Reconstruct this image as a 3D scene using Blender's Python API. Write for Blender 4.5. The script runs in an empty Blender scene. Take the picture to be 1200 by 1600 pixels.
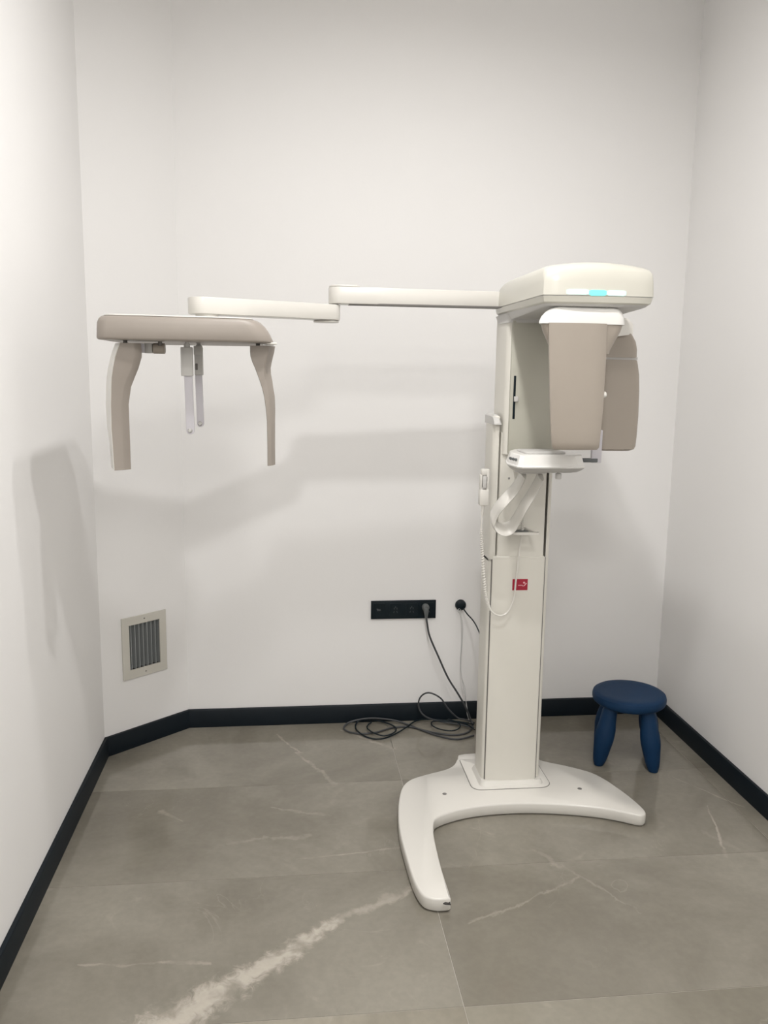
import bpy, bmesh, math, random
from mathutils import Vector, Matrix, noise
random.seed(4)
C = bpy.context.scene
COL = C.collection

# ------------------------------------------------------------------ camera
F, PITCH, YAW, ROLL, CH = 1331.94, 0.16534, 0.11222, 0.01374, 1.57109
_cy, _sy, _cp, _sp = math.cos(YAW), math.sin(YAW), math.cos(PITCH), math.sin(PITCH)
_f = Vector((_sy*_cp, _cy*_cp, -_sp))
_r0 = Vector((_cy, -_sy, 0)); _u0 = _r0.cross(_f)
_cr, _sr = math.cos(ROLL), math.sin(ROLL)
CR = _cr*_r0 + _sr*_u0
CU = -_sr*_r0 + _cr*_u0
CO = Vector((0, 0, CH))
cam = bpy.data.cameras.new('camera')
co = bpy.data.objects.new('camera', cam); COL.objects.link(co)
cam.sensor_fit = 'HORIZONTAL'; cam.sensor_width = 36; cam.lens = 36*F/1200
cam.clip_start = 0.05
M3 = Matrix((CR, CU, -_f)).transposed()
co.matrix_world = Matrix.Translation(CO) @ M3.to_4x4()
C.camera = co

# ------------------------------------------------------------------ world, light, exposure
w = bpy.data.worlds.new('world'); C.world = w; w.use_nodes = True
w.node_tree.nodes['Background'].inputs[0].default_value = (0.9, 0.95, 1.0, 1)
w.node_tree.nodes['Background'].inputs[1].default_value = 0.25
C.view_settings.view_transform = 'Standard'; C.view_settings.look = 'None'
C.view_settings.gamma = 1; C.view_settings.use_curve_mapping = False
C.view_settings.exposure = 0.24
LIGHTS = [(0.42, 1.66, 15.5, .055), (0.42, 2.28, 9.5, .055), (0.42, 0.15, 17, .26), (0.42, -1.0, 14, .26)]  # last two: fill lamps added out of view, widened so their shadows stay soft
CEIL = 3.15
LIGHT_COL = (1.0, 0.985, 0.97)

# ------------------------------------------------------------------ helpers
def ray(px, py):
    return CR*((px-600)/F) + CU*(-(py-800)/F) + _f
def at(px, py, Y):
    d = ray(px, py); return CO + d*(Y/d.y)
def atz(px, py, z):
    d = ray(px, py); return CO + d*((z-CH)/d.z)

def mat(name, col, rough=0.5, metal=0.0, coat=0.0, noise_amt=0.0, nscale=30, bump=0.0, bscale=200, trans=0.0, alpha=1.0, spec=0.5, sss=0):
    m = bpy.data.materials.new(name); m.use_nodes = True
    nt = m.node_tree; b = nt.nodes['Principled BSDF']
    b.inputs['Base Color'].default_value = (*col, 1)
    b.inputs['Roughness'].default_value = rough
    b.inputs['Metallic'].default_value = metal
    b.inputs['Coat Weight'].default_value = coat
    b.inputs['Transmission Weight'].default_value = trans
    b.inputs['Alpha'].default_value = alpha
    b.inputs['Specular IOR Level'].default_value = spec
    tc = nt.nodes.new('ShaderNodeTexCoord')
    if noise_amt:
        n = nt.nodes.new('ShaderNodeTexNoise'); n.inputs['Scale'].default_value = nscale
        n.inputs['Detail'].default_value = 6
        nt.links.new(tc.outputs['Object'], n.inputs['Vector'])
        r = nt.nodes.new('ShaderNodeMapRange')
        r.inputs['To Min'].default_value = 1-noise_amt; r.inputs['To Max'].default_value = 1+noise_amt
        nt.links.new(n.outputs['Fac'], r.inputs['Value'])
        v = nt.nodes.new('ShaderNodeVectorMath'); v.operation = 'SCALE'
        v.inputs[0].default_value = col
        nt.links.new(r.outputs[0], v.inputs['Scale'])
        nt.links.new(v.outputs[0], b.inputs['Base Color'])
    if bump:
        n = nt.nodes.new('ShaderNodeTexNoise'); n.inputs['Scale'].default_value = bscale
        nt.links.new(tc.outputs['Object'], n.inputs['Vector'])
        bp = nt.nodes.new('ShaderNodeBump'); bp.inputs['Strength'].default_value = bump
        bp.inputs['Distance'].default_value = 0.002
        nt.links.new(n.outputs['Fac'], bp.inputs['Height'])
        nt.links.new(bp.outputs[0], b.inputs['Normal'])
    return m

def emis(name, col, s):
    m = bpy.data.materials.new(name); m.use_nodes = True
    b = m.node_tree.nodes['Principled BSDF']
    b.inputs['Base Color'].default_value = (*col, 1)
    b.inputs['Emission Color'].default_value = (*col, 1)
    b.inputs['Emission Strength'].default_value = s
    return m

M = dict(
    wall=mat('wall_paint', (0.86, 0.85, 0.84), 0.75, noise_amt=0.012, nscale=2, bump=0.08, bscale=140),
    ceil=mat('ceiling_paint', (0.88, 0.87, 0.86), 0.9, noise_amt=0.01, nscale=3),
    base=mat('baseboard_black', (0.002, 0.006, 0.010), 0.5, spec=0.25, noise_amt=0.15, nscale=20),
    grout=mat('grout', (0.40, 0.375, 0.33), 0.7, noise_amt=0.05, nscale=60),
    white=mat('white_plastic', (0.69, 0.67, 0.625), 0.3, coat=0.25, noise_amt=0.012, nscale=8),
    whitep=mat('white_powder_coat', (0.70, 0.68, 0.62), 0.38, noise_amt=0.015, nscale=12, bump=0.03, bscale=500),
    grey=mat('warm_grey_plastic', (0.355, 0.312, 0.266), 0.42, noise_amt=0.03, nscale=14),
    lgrey=mat('light_grey_plastic', (0.55, 0.54, 0.52), 0.4, noise_amt=0.02, nscale=20),
    dark=mat('dark_gap', (0.03, 0.03, 0.03), 0.6, noise_amt=0.1, nscale=20),
    seam=mat('seam', (0.16, 0.15, 0.14), 0.6, noise_amt=0.1, nscale=20),
    black=mat('black_plastic', (0.001, 0.007, 0.011), 0.35, spec=0.3, noise_amt=0.1, nscale=20),
    blackm=mat('black_marking', (0.05, 0.055, 0.06), 0.6, noise_amt=0.1, nscale=20),
    cable=mat('dark_grey_rubber', (0.045, 0.047, 0.05), 0.5, noise_amt=0.1, nscale=40),
    plug=mat('grey_rubber', (0.11, 0.12, 0.12), 0.5, noise_amt=0.05, nscale=40),
    wire=mat('pale_wire', (0.55, 0.55, 0.54), 0.5, noise_amt=0.05, nscale=40),
    stool=mat('blue_plastic', (0.002, 0.026, 0.075), 0.55, spec=0.25, noise_amt=0.06, nscale=30, bump=0.1, bscale=400),
    frost=mat('frosted_plastic', (0.72, 0.70, 0.74), 0.35, noise_amt=0.02, nscale=20, trans=0.35),
    vent=mat('vent_paint', (0.62, 0.60, 0.54), 0.5, noise_amt=0.02, nscale=20),
    slat=mat('vent_slat_metal', (0.36, 0.38, 0.38), 0.4, metal=0.3, noise_amt=0.04, nscale=30),
    duct=mat('duct_dark', (0.035, 0.035, 0.035), 0.8, noise_amt=0.1, nscale=30),
    panelg=mat('grey_green_panel', (0.46, 0.45, 0.385), 0.45, noise_amt=0.02, nscale=10),
    grey2=mat('warm_grey_shell', (0.30, 0.265, 0.232), 0.42, noise_amt=0.03, nscale=14),
    bright=mat('bright_white_plastic', (0.80, 0.79, 0.76), 0.28, coat=0.25, noise_amt=0.012, nscale=8),
    ivory=mat('ivory_plastic', (0.58, 0.565, 0.50), 0.3, coat=0.2, noise_amt=0.012, nscale=8),
    red=mat('red_sticker', (0.36, 0.012, 0.035), 0.45, noise_amt=0.03, nscale=60),
    pink=mat('sticker_print', (0.78, 0.5, 0.52), 0.5, noise_amt=0.03, nscale=60),
    metal=mat('screw_metal', (0.35, 0.34, 0.33), 0.35, metal=0.9, noise_amt=0.05, nscale=60),
    chip=mat('paint_chip', (0.03, 0.028, 0.025), 0.7, noise_amt=0.2, nscale=200),
    led=emis('status_light', (0.16, 0.80, 0.66), 0.62),
    ledw=emis('status_light_pale', (0.50, 0.95, 0.84), 0.62),
    lamp=emis('lamp_diffuser', (1.0, 0.96, 0.9), 12),
)

def empty(name, loc, label=None, cat=None, group=None, kind=None):
    o = bpy.data.objects.new(name, None); COL.objects.link(o); o.location = loc
    o.empty_display_size = 0.05
    tag(o, label, cat, group, kind); return o
def tag(o, label=None, cat=None, group=None, kind=None):
    if label: o['label'] = label
    if cat: o['category'] = cat
    if group: o['group'] = group
    if kind: o['kind'] = kind
    return o

def root_loc(p):
    v = Vector((0, 0, 0))
    while p: v += p.location; p = p.parent
    return v
def link(name, bm, m, parent=None, smooth=35, origin=None):
    """world-space bmesh -> one mesh object; parts keep their root's origin"""
    if isinstance(m, str): m = M[m]
    bmesh.ops.remove_doubles(bm, verts=bm.verts, dist=1e-5)
    bmesh.ops.recalc_face_normals(bm, faces=bm.faces)
    off = root_loc(parent) if parent else Vector((0, 0, 0))
    org = Vector(origin) if origin is not None else (off if parent else Vector((0, 0, 0)))
    bmesh.ops.translate(bm, verts=bm.verts, vec=-org)
    me = bpy.data.meshes.new(name); bm.to_mesh(me); bm.free()
    me.materials.append(m)
    for p in me.polygons: p.use_smooth = True
    me.set_sharp_from_angle(angle=math.radians(smooth))
    o = bpy.data.objects.new(name, me); COL.objects.link(o)
    o.location = org - off
    if parent: o.parent = parent
    return o

def add_box(bm, x0, x1, y0, y1, z0, z1, bev=0.0, seg=2, mtx=None):
    b = bmesh.new()
    bmesh.ops.create_cube(b, size=1)
    for v in b.verts:
        v.co = Vector((x0+(v.co.x+.5)*(x1-x0), y0+(v.co.y+.5)*(y1-y0), z0+(v.co.z+.5)*(z1-z0)))
    if bev: bmesh.ops.bevel(b, geom=list(b.edges), offset=bev, segments=seg, profile=0.5, affect='EDGES')
    if mtx: bmesh.ops.transform(b, matrix=mtx, verts=b.verts)
    merge(bm, b)
def merge(bm, b):
    me = bpy.data.meshes.new('t'); b.to_mesh(me); b.free(); bm.from_mesh(me); bpy.data.meshes.remove(me)
def box(*a, **k):
    bm = bmesh.new(); add_box(bm, *a, **k); return bm

def rr(x0, x1, y0, y1, r=0.01, n=5):
    """rounded rectangle outline; r is one radius or four (bl, br, tr, tl)"""
    if not isinstance(r, (list, tuple)): r = (r,)*4
    pts = []
    for (cx, cy, rad, a0) in ((x0, y0, r[0], 180), (x1, y0, r[1], 270), (x1, y1, r[2], 0), (x0, y1, r[3], 90)):
        sx = 1 if cx == x0 else -1; sy = 1 if cy == y0 else -1
        for i in range(n+1):
            a = math.radians(a0 + 90*i/n)
            pts.append((cx+sx*rad+rad*math.cos(a), cy+sy*rad+rad*math.sin(a)))
    return pts
def add_loft(bm, secs, cap=True, closed=False):
    """secs: list of lists of 3D points, same length each"""
    rows = [[bm.verts.new(Vector(p)) for p in s] for s in secs]
    n = len(rows[0]); k = len(rows)
    for i in range(k if closed else k-1):
        a, b = rows[i], rows[(i+1) % k]
        for j in range(n):
            try: bm.faces.new((a[j], a[(j+1) % n], b[(j+1) % n], b[j]))
            except ValueError: pass
    if cap and not closed:
        bm.faces.new(list(reversed(rows[0]))); bm.faces.new(rows[-1])
def loft_z(secs):
    """secs: (z, outline)"""
    bm = bmesh.new(); add_loft(bm, [[(x, y, z) for x, y in o] for z, o in secs]); return bm
def inset(o, d):
    n = len(o); res = []
    area = sum(o[i][0]*o[(i+1) % n][1]-o[(i+1) % n][0]*o[i][1] for i in range(n))
    s = 1 if area > 0 else -1
    for i in range(n):
        p, q, r_ = Vector(o[i-1]), Vector(o[i]), Vector(o[(i+1) % n])
        t = (r_-p)
        if t.length < 1e-9: res.append(tuple(q)); continue
        t.normalize(); nn = Vector((-t.y, t.x))*s
        res.append(tuple(q+nn*d))
    return res
def catmull(pts, sub=5, closed=True):
    out = []; n = len(pts); P = [Vector(p) for p in pts]
    rng = range(n) if closed else range(n-1)
    for i in rng:
        p0 = P[(i-1) % n] if closed or i > 0 else P[0]
        p1, p2 = P[i], P[(i+1) % n]
        p3 = P[(i+2) % n] if closed or i+2 < n else P[-1]
        for k in range(sub):
            t = k/sub
            out.append(0.5*((2*p1)+(p2-p0)*t+(2*p0-5*p1+4*p2-p3)*t*t+(3*p1-p0-3*p2+p3)*t**3))
    if not closed: out.append(P[-1])
    return out
def prism_soft(o, z0, z1, b=0.004, bot=True):
    s = []
    if bot: s += [(z0, inset(o, b)), (z0+b*.3, inset(o, b*.3)), (z0+b, o)]
    else: s += [(z0, o)]
    s += [(z1-b, o), (z1-b*.3, inset(o, b*.3)), (z1, inset(o, b))]
    return loft_z(s)

def add_tube(bm, pts, r, n=8, flat=None, caps=True):
    P = [Vector(p) for p in pts]
    rows = []; up = None
    for i, p in enumerate(P):
        t = (P[min(i+1, len(P)-1)]-P[max(i-1, 0)]).normalized()
        if up is None:
            up = Vector((0, 0, 1)) if abs(t.z) < .9 else Vector((0, 1, 0))
            up = (up - t*up.dot(t)).normalized()
        else: up = (up - t*up.dot(t)).normalized()
        s = t.cross(up)
        rad = r[i] if isinstance(r, (list, tuple)) else r
        rows.append([p+up*math.sin(2*math.pi*k/n)*rad+s*math.cos(2*math.pi*k/n)*rad for k in range(n)])
    add_loft(bm, rows, cap=caps)
def tube(pts, r, n=8):
    bm = bmesh.new(); add_tube(bm, pts, r, n); return bm
def add_lathe(bm, c, prof, n=24, axis=(0, 0, 1), cap=True):
    """prof: (radius, height) along axis from c"""
    ax = Vector(axis).normalized()
    u = ax.orthogonal().normalized(); v = ax.cross(u)
    c = Vector(c)
    add_loft(bm, [[c+ax*h+u*r*math.cos(2*math.pi*k/n)+v*r*math.sin(2*math.pi*k/n) for k in range(n)] for r, h in prof], cap=cap)
def lathe(c, prof, n=24, axis=(0, 0, 1)):
    bm = bmesh.new(); add_lathe(bm, c, prof, n, axis); return bm

# ------------------------------------------------------------------ room
XL, XR, YB, YF = -0.75035, 1.70813, 3.63964, -1.60
CA, CB = Vector((XL, 3.37, 0)), Vector((-0.446, YB, 0))
TH = 0.1
def struct(name, bm, m, **k): return tag(link(name, bm, m, **k), kind='structure')

struct('wall_back', box(CB.x, XR+TH, YB, YB+TH, 0, CEIL), 'wall')
struct('wall_left', box(XL-TH, XL, YF, CA.y, 0, CEIL), 'wall')
struct('wall_right', box(XR, XR+TH, YF, YB, 0, CEIL), 'wall')
bm = bmesh.new()   # wall behind the viewer with the doorway it was photographed from
add_box(bm, XL-TH, 0.0, YF-TH, YF, 0, CEIL); add_box(bm, 0.95, XR+TH, YF-TH, YF, 0, CEIL); add_box(bm, 0.0, 0.95, YF-TH, YF, 2.1, CEIL)
struct('wall_front', bm, 'wall')
struct('ceiling', box(XL-TH, XR+TH, YF-TH, YB+TH, CEIL, CEIL+TH), 'ceil')
# angled corner wall with the hole for the air grille
CD = (CB-CA).normalized(); CN = Vector((CD.y, -CD.x, 0)); CLEN = (CB-CA).length
CM = Matrix(((CD.x, -CN.x, 0, CA.x), (CD.y, -CN.y, 0, CA.y), (0, 0, 1, 0), (0, 0, 0, 1)))  # local x along wall, y into wall, z up
VU0, VU1, VZ0, VZ1 = 0.122, 0.270, 0.333, 0.527
bm = bmesh.new()
add_box(bm, 0, VU0, 0, TH, 0, CEIL, mtx=CM); add_box(bm, VU1, CLEN, 0, TH, 0, CEIL, mtx=CM)
add_box(bm, VU0, VU1, 0, TH, 0, VZ0, mtx=CM); add_box(bm, VU0, VU1, 0, TH, VZ1, CEIL, mtx=CM)
struct('wall_corner', bm, 'wall')

# baseboards
BH, BT = 0.081, 0.014
def bb_prof(t0): return None
def baseboard(name, A, B, n, ia=0.0, ib=0.0):
    """A,B on the wall line; n into the room; ia/ib how far the front edge is mitred in"""
    d = (B-A).normalized(); bm = bmesh.new()
    prof = [(0, 0), (BT, 0), (BT, BH-.006), (BT-.003, BH-.001), (BT-.006, BH), (0, BH)]
    secs = []
    for P, m_ in ((A, ia), (B, -ib)):
        secs.append([P+n*(u+0.0005)+d*(m_*u/BT)+Vector((0, 0, z+0.0005)) for u, z in prof])
    add_loft(bm, secs); return struct(name, bm, 'base')
cang = BT*math.tan(math.radians(41.6/2)); cang2 = BT*math.tan(math.radians(48.4/2))
baseboard('baseboard_left', Vector((XL, YF, 0)), CA, Vector((1, 0, 0)), 0, cang2)
baseboard('baseboard_corner', CA, CB, CN, cang2, cang)
baseboard('baseboard_back', CB, Vector((XR, YB, 0)), Vector((0, -1, 0)), cang, BT)
baseboard('baseboard_right', Vector((XR, YB, 0)), Vector((XR, YF, 0)), Vector((-1, 0, 0)), BT, 0)

# ------------------------------------------------------------------ marble tile floor
GX, GY, TW, TD = 0.4295, 3.0664, 1.2, 0.6
VEINS = [  # (ax, ay, bx, by, width at a, width at b, strength, wobble)
    (0.40, 2.385, 0.13, 2.24, 0.010, 0.016, 0.4, .05), (0.14, 2.235, -0.32, 1.85, 0.018, 0.060, .85, .05),
    (0.44, 2.43, 0.24, 2.31, 0.030, 0.008, 0.28, .06),
    (1.53, 2.77, 1.43, 2.45, 0.002, 0.006, 0.5, .02), (-0.06, 3.52, 0.17, 3.06, 0.004, 0.010, 0.37, .05),
    (-0.56, 2.11, -0.22, 2.09, 0.003, 0.008, 0.31, .04), (-0.06, 2.90, 0.12, 2.83, 0.004, .010, 0.19, .05),
    (0.50, 2.18, 0.90, 2.38, 0.004, 0.007, 0.25, .06), (0.80, 2.55, 1.02, 2.20, 0.010, 0.004, 0.19, .08),
    (-0.20, 2.68, 0.05, 2.70, 0.006, .012, 0.19, .06), (-0.46, 2.90, -0.38, 2.83, 0.010, .004, 0.31, .03),
    (0.22, 3.55, 0.43, 3.35, 0.004, .012, 0.43, .03), (1.42, 2.60, 1.62, 2.30, 0.010, .02, 0.12, .08),
    (0.02, 2.56, 0.36, 2.60, 0.002, .005, 0.28, .03), (1.50, 3.00, 1.66, 2.75, 0.002, .004, 0.31, .02),
]
def marble():
    m = bpy.data.materials.new('polished_grey_marble'); m.use_nodes = True
    nt = m.node_tree; N = nt.nodes; L = nt.links; b = N['Principled BSDF']
    geo = N.new('ShaderNodeNewGeometry'); oi = N.new('ShaderNodeObjectInfo')
    def math_(op, a, c=None, clamp=False):
        n = N.new('ShaderNodeMath'); n.operation = op; n.use_clamp = clamp
        for i, v in enumerate((a, c)):
            if v is None: continue
            if isinstance(v, (int, float)): n.inputs[i].default_value = v
            else: L.new(v, n.inputs[i])
        return n.outputs[0]
    def vm(op, a, c):
        n = N.new('ShaderNodeVectorMath'); n.operation = op
        for i, v in enumerate((a, c)):
            if isinstance(v, (tuple, Vector)): n.inputs[i].default_value = tuple(v)
            else: L.new(v, n.inputs[i])
        return n
    def noise_(vec, sc, det=5, dist=0.0, rough=.55):
        n = N.new('ShaderNodeTexNoise'); n.inputs['Scale'].default_value = sc; n.inputs['Detail'].default_value = det
        n.inputs['Distortion'].default_value = dist; n.inputs['Roughness'].default_value = rough
        L.new(vec, n.inputs['Vector']); return n
    def ramp(v, a, c, t0=0, t1=1):
        n = N.new('ShaderNodeMapRange'); n.interpolation_type = 'SMOOTHSTEP'
        n.inputs['From Min'].default_value = a; n.inputs['From Max'].default_value = c
        n.inputs['To Min'].default_value = t0; n.inputs['To Max'].default_value = t1
        L.new(v, n.inputs['Value']); return n.outputs[0]
    pos = geo.outputs['Position']
    off = vm('SCALE', oi.outputs['Color'], (0, 0, 0)); off.inputs['Scale'].default_value = 1
    # every tile has its own offset (from the object's random number)
    cmb = N.new('ShaderNodeCombineXYZ'); L.new(math_('MULTIPLY', oi.outputs['Random'], 37.0), cmb.inputs[2])
    p = vm('ADD', pos, cmb.outputs[0]).outputs[0]
    big = noise_(p, 1.6, 6, .6); mid = noise_(p, 6, 8, 1.2, .65); fine = noise_(p, 45, 4)
    # thin natural veins
    vn = noise_(p, 2.2, 5, 1.6, .5); v1 = math_('ABSOLUTE', math_('SUBTRACT', vn.outputs['Fac'], .5))
    vein = ramp(v1, 0.0, 0.006, 1, 0)
    gate = ramp(noise_(p, 2.8, 2).outputs['Fac'], .52, .66)
    vein = math_('MULTIPLY', vein, gate)
    cloud = ramp(mid.outputs['Fac'], .55, .8)
    cloud = math_('MULTIPLY', cloud, ramp(big.outputs['Fac'], .45, .65))
    # the veins that stand out in the photograph, as distances to segments
    wob = noise_(pos, 7, 6, .6, .62)
    wobv = vm('SUBTRACT', wob.outputs['Color'], (0.5, 0.5, 0.5)).outputs[0]
    edge = noise_(pos, 26, 6, 1.0, .7)
    total = None
    for ax, ay, bx, by, wa, wb_, st, wb in VEINS:
        sc = N.new('ShaderNodeVectorMath'); sc.operation = 'SCALE'; L.new(wobv, sc.inputs[0]); sc.inputs['Scale'].default_value = wb*1.6
        q = vm('ADD', pos, sc.outputs[0]).outputs[0]
        ml = N.new('ShaderNodeVectorMath'); ml.operation = 'MULTIPLY'; L.new(q, ml.inputs[0]); ml.inputs[1].default_value = (1, 1, 0)
        pa = vm('SUBTRACT', ml.outputs[0], (ax, ay, 0)).outputs[0]
        ba = Vector((bx-ax, by-ay, 0)); l2 = ba.length_squared
        dt = N.new('ShaderNodeVectorMath'); dt.operation = 'DOT_PRODUCT'; L.new(pa, dt.inputs[0]); dt.inputs[1].default_value = tuple(ba)
        h = math_('DIVIDE', dt.outputs['Value'], l2, True)
        s2 = N.new('ShaderNodeVectorMath'); s2.operation = 'SCALE'; s2.inputs[0].default_value = tuple(ba); L.new(h, s2.inputs['Scale'])
        ln = N.new('ShaderNodeVectorMath'); ln.operation = 'LENGTH'; L.new(vm('SUBTRACT', pa, s2.outputs[0]).outputs[0], ln.inputs[0])
        wid = math_('ADD', wa, math_('MULTIPLY', h, wb_-wa))
        d = math_('DIVIDE', ln.outputs['Value'], wid)
        d = math_('ADD', d, math_('MULTIPLY', math_('SUBTRACT', edge.outputs['Fac'], .5), 3.2))
        k = math_('MULTIPLY', ramp(d, .2, 1.5, 1, 0), st)
        total = k if total is None else math_('MAXIMUM', total, k)
    # streaks inside the broad veins
    total = math_('MULTIPLY', total, ramp(noise_(pos, 12, 4, .5).outputs['Fac'], .36, .56, .25, 1))
    allv = math_('MAXIMUM', math_('MAXIMUM', math_('MULTIPLY', vein, .13), math_('MULTIPLY', cloud, .42)), total)
    base = N.new('ShaderNodeMix'); base.data_type = 'RGBA'
    base.inputs[6].default_value = (0.172, 0.157, 0.126, 1); base.inputs[7].default_value = (0.262, 0.243, 0.202, 1)
    L.new(ramp(big.outputs['Fac'], .3, .7), base.inputs[0])
    m2 = N.new('ShaderNodeMix'); m2.data_type = 'RGBA'; m2.inputs[7].default_value = (0.47, 0.43, 0.37, 1)
    L.new(base.outputs[2], m2.inputs[6]); L.new(allv, m2.inputs[0])
    m3 = N.new('ShaderNodeMix'); m3.data_type = 'RGBA'; m3.blend_type = 'MULTIPLY'; m3.inputs[0].default_value = 1
    L.new(m2.outputs[2], m3.inputs[6])
    g = ramp(fine.outputs['Fac'], .3, .7, .96, 1.03)
    # per-tile tone
    tt = math_('MULTIPLY', g, math_('ADD', .965, math_('MULTIPLY', oi.outputs['Random'], .07)))
    cc = N.new('ShaderNodeCombineColor')
    for i in range(3): L.new(tt, cc.inputs[i])
    L.new(cc.outputs[0], m3.inputs[7])
    # pale tiles carry their own tint in the object colour
    m4 = N.new('ShaderNodeMix'); m4.data_type = 'RGBA'; m4.blend_type = 'MULTIPLY'; m4.inputs[0].default_value = 1
    L.new(m3.outputs[2], m4.inputs[6]); L.new(oi.outputs['Color'], m4.inputs[7])
    L.new(m4.outputs[2], b.inputs['Base Color'])
    L.new(ramp(mid.outputs['Fac'], .3, .7, .09, .16), b.inputs['Roughness'])
    b.inputs['Specular IOR Level'].default_value = 0.5
    return m
M['marble'] = marble()

floor = struct('floor', box(XL-TH, XR+TH, YF-TH, YB+TH, -0.08, -0.006), 'grout')
link('grout', box(XL, XR, YF, CA.y-.02, -0.0055, -0.0012), 'grout', floor)
G = 0.0010
def tile(x0, x1, y0, y1, tint):
    bm = bmesh.new()
    x0 = max(x0, XL); x1 = min(x1, XR); y0 = max(y0, YF); y1 = min(y1, YB)
    if x1-x0 < .005 or y1-y0 < .005: return
    o = [(x0+G, y0+G), (x1-G, y0+G), (x1-G, y1-G), (x0+G, y1-G)]
    # cut by the angled wall
    if x0 < CB.x and y1 > CA.y:
        n2 = Vector((CN.x, CN.y)); a2 = Vector((CA.x, CA.y)); res = []
        for i in range(4):
            p, q = Vector(o[i]), Vector(o[(i+1) % 4]); dp, dq = (p-a2).dot(n2), (q-a2).dot(n2)
            if dp >= 0: res.append(tuple(p))
            if dp*dq < 0: res.append(tuple(p+(q-p)*(dp/(dp-dq))))
        o = res
    if len(o) < 3: return
    bm = loft_z([(-0.0058, o), (-0.0004, o), (0, inset(o, .0003))])
    t = link('tile', bm, 'marble', floor); t.color = (*tint, 1)
for i in range(-1, 2):
    for j in range(-1, 8):
        tint = (1, 1, 1)
        if j == 3: tint = {-1: (1.14, 1.13, 1.10), 0: (1.05, 1.05, 1.03), 1: (1.1, 1.1, 1.1)}[i]
        y1 = GY-.6*j+.6
        tile(GX+TW*i, GX+TW*(i+1), y1-.6, y1, tint)

# ------------------------------------------------------------------ ceiling lights and added fill lamps
def ceiling_light(i, x, y, power, label, lr):
    o = empty('ceiling_light', (x, y, CEIL), label, 'light', None)
    bm = bmesh.new(); add_lathe(bm, (x, y, CEIL-.012), [(lr-.003, 0.012), (lr+.007, 0.0), (lr+.020, 0.004), (lr+.021, 0.012)], 32, cap=False)
    add_lathe(bm, (x, y, CEIL-.001), [(lr+.021, 0), (lr-.003, 0)], 32, cap=False)
    link('trim_ring', bm, 'white', o)
    link('diffuser', lathe((x, y, CEIL-.008), [(lr-.003, 0.0), (lr-.003, 0.006)], 32), 'lamp', o)
    ld = bpy.data.lights.new('ceiling_lamp', 'AREA'); ld.shape = 'DISK'; ld.size = 2*lr; ld.spread = math.radians(168)
    ld.energy = power; ld.color = LIGHT_COL
    lo = bpy.data.objects.new('lamp', ld); COL.objects.link(lo); lo.parent = o; lo.location = (0, 0, -0.02)
    return o
LL = ['round recessed ceiling light second from the back wall, above the floor before the machine', 'round recessed ceiling light nearest the back wall',
      'large round fill light just in front of the viewer, unseen, widened to soften shadows', 'large round fill light added unseen behind the viewer near the doorway, wide for soft shadows']
for i, (x, y, pw, lr) in enumerate(LIGHTS): ceiling_light(i, x, y, pw, LL[i], lr)

# ------------------------------------------------------------------ dental x-ray machine
BX, BY = 0.82, 3.0
xm = empty('dental_xray_machine', (BX, BY, 0), 'large white floor standing dental x-ray machine with column, rotating head and long side arm', 'x-ray machine')
def part(name, bm, m, parent=None, **k): return link(name, bm, m, parent or xm, **k)

# base
ot = [(0.663, 3.141), (0.638, 3.089), (0.598, 3.052), (0.514, 3.016), (0.452, 2.982), (0.413, 2.928), (0.388, 2.839), (0.37, 2.719), (0.362, 2.607), (0.363, 2.49), (0.367, 2.369), (0.375, 2.30), (0.388, 2.262), (0.41, 2.246), (0.435, 2.24), (0.462, 2.243), (0.467, 2.262), (0.466, 2.399), (0.472, 2.555), (0.480, 2.63), (0.494, 2.685), (0.535, 2.718), (0.612, 2.749), (0.705, 2.766), (0.822, 2.769), (0.943, 2.754), (1.071, 2.722), (1.149, 2.688), (1.205, 2.655), (1.235, 2.655), (1.247, 2.69), (1.232, 2.786), (1.208, 2.871), (1.19, 2.923), (1.154, 2.984), (1.076, 3.045), (0.992, 3.099), (0.95, 3.17), (0.70, 3.18)]
o2 = [tuple(v) for v in catmull([Vector(p) for p in ot], 3)]
bm = loft_z([(0.004, inset(o2, .004)), (0.010, o2), (0.039, inset(o2, .0005)), (0.0438, inset(o2, .002)), (0.046, inset(o2, .0055))])
base = part('base', bm, 'white', smooth=50)
part('base_gasket', loft_z([(0.0003, inset(o2, .010)), (0.0045, inset(o2, .008))]), 'seam', base)
for p in ((0.559, 2.858), (1.067, 2.854)):
    part('bolt', lathe((*p, .044), [(0.008, 0), (0.008, .003), (0.005, .0035)], 14), 'metal', base)
p = atz(699, 1413, .045)
ch = bmesh.new()
add_loft(ch, [[(p.x+dx, p.y+dy, z) for dx, dy in ((-.012, .004), (-.004, .010), (.004, .006), (.010, .010), (.009, .0), (.010, -.004), (.0, -.002), (-.006, -.001))] for z in (.044, .0463)])
part('paint_chip', ch, 'chip', base)
# skirt plate around the column foot
sk = rr(0.668, 0.968, 2.875, 3.125, (0.035, 0.04, .01, .01), 6)
part('skirt_seam', loft_z([(0.040, inset(sk, -.002)), (0.0468, inset(sk, -.002))]), 'seam')
part('skirt', loft_z([(0.040, inset(sk, .0005)), (0.048, inset(sk, .0005)), (0.0495, inset(sk, .003))]), 'white')
sk2 = rr(0.698, 0.943, 2.889, 3.06, .025, 6)
part('column_foot', loft_z([(0.049, sk2), (0.058, inset(sk2, .005)), (0.066, inset(sk2, .010))]), 'white')

# column: back shell, front cover, dark channel, lift column and carriage
CF = 2.905      # front face
cx0, cx1 = 0.709, 0.932
zc = at(790, 870, CF).z
def col_out(x0, x1, y0, y1, r): return rr(x0, x1, y0, y1, r, 6)
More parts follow.
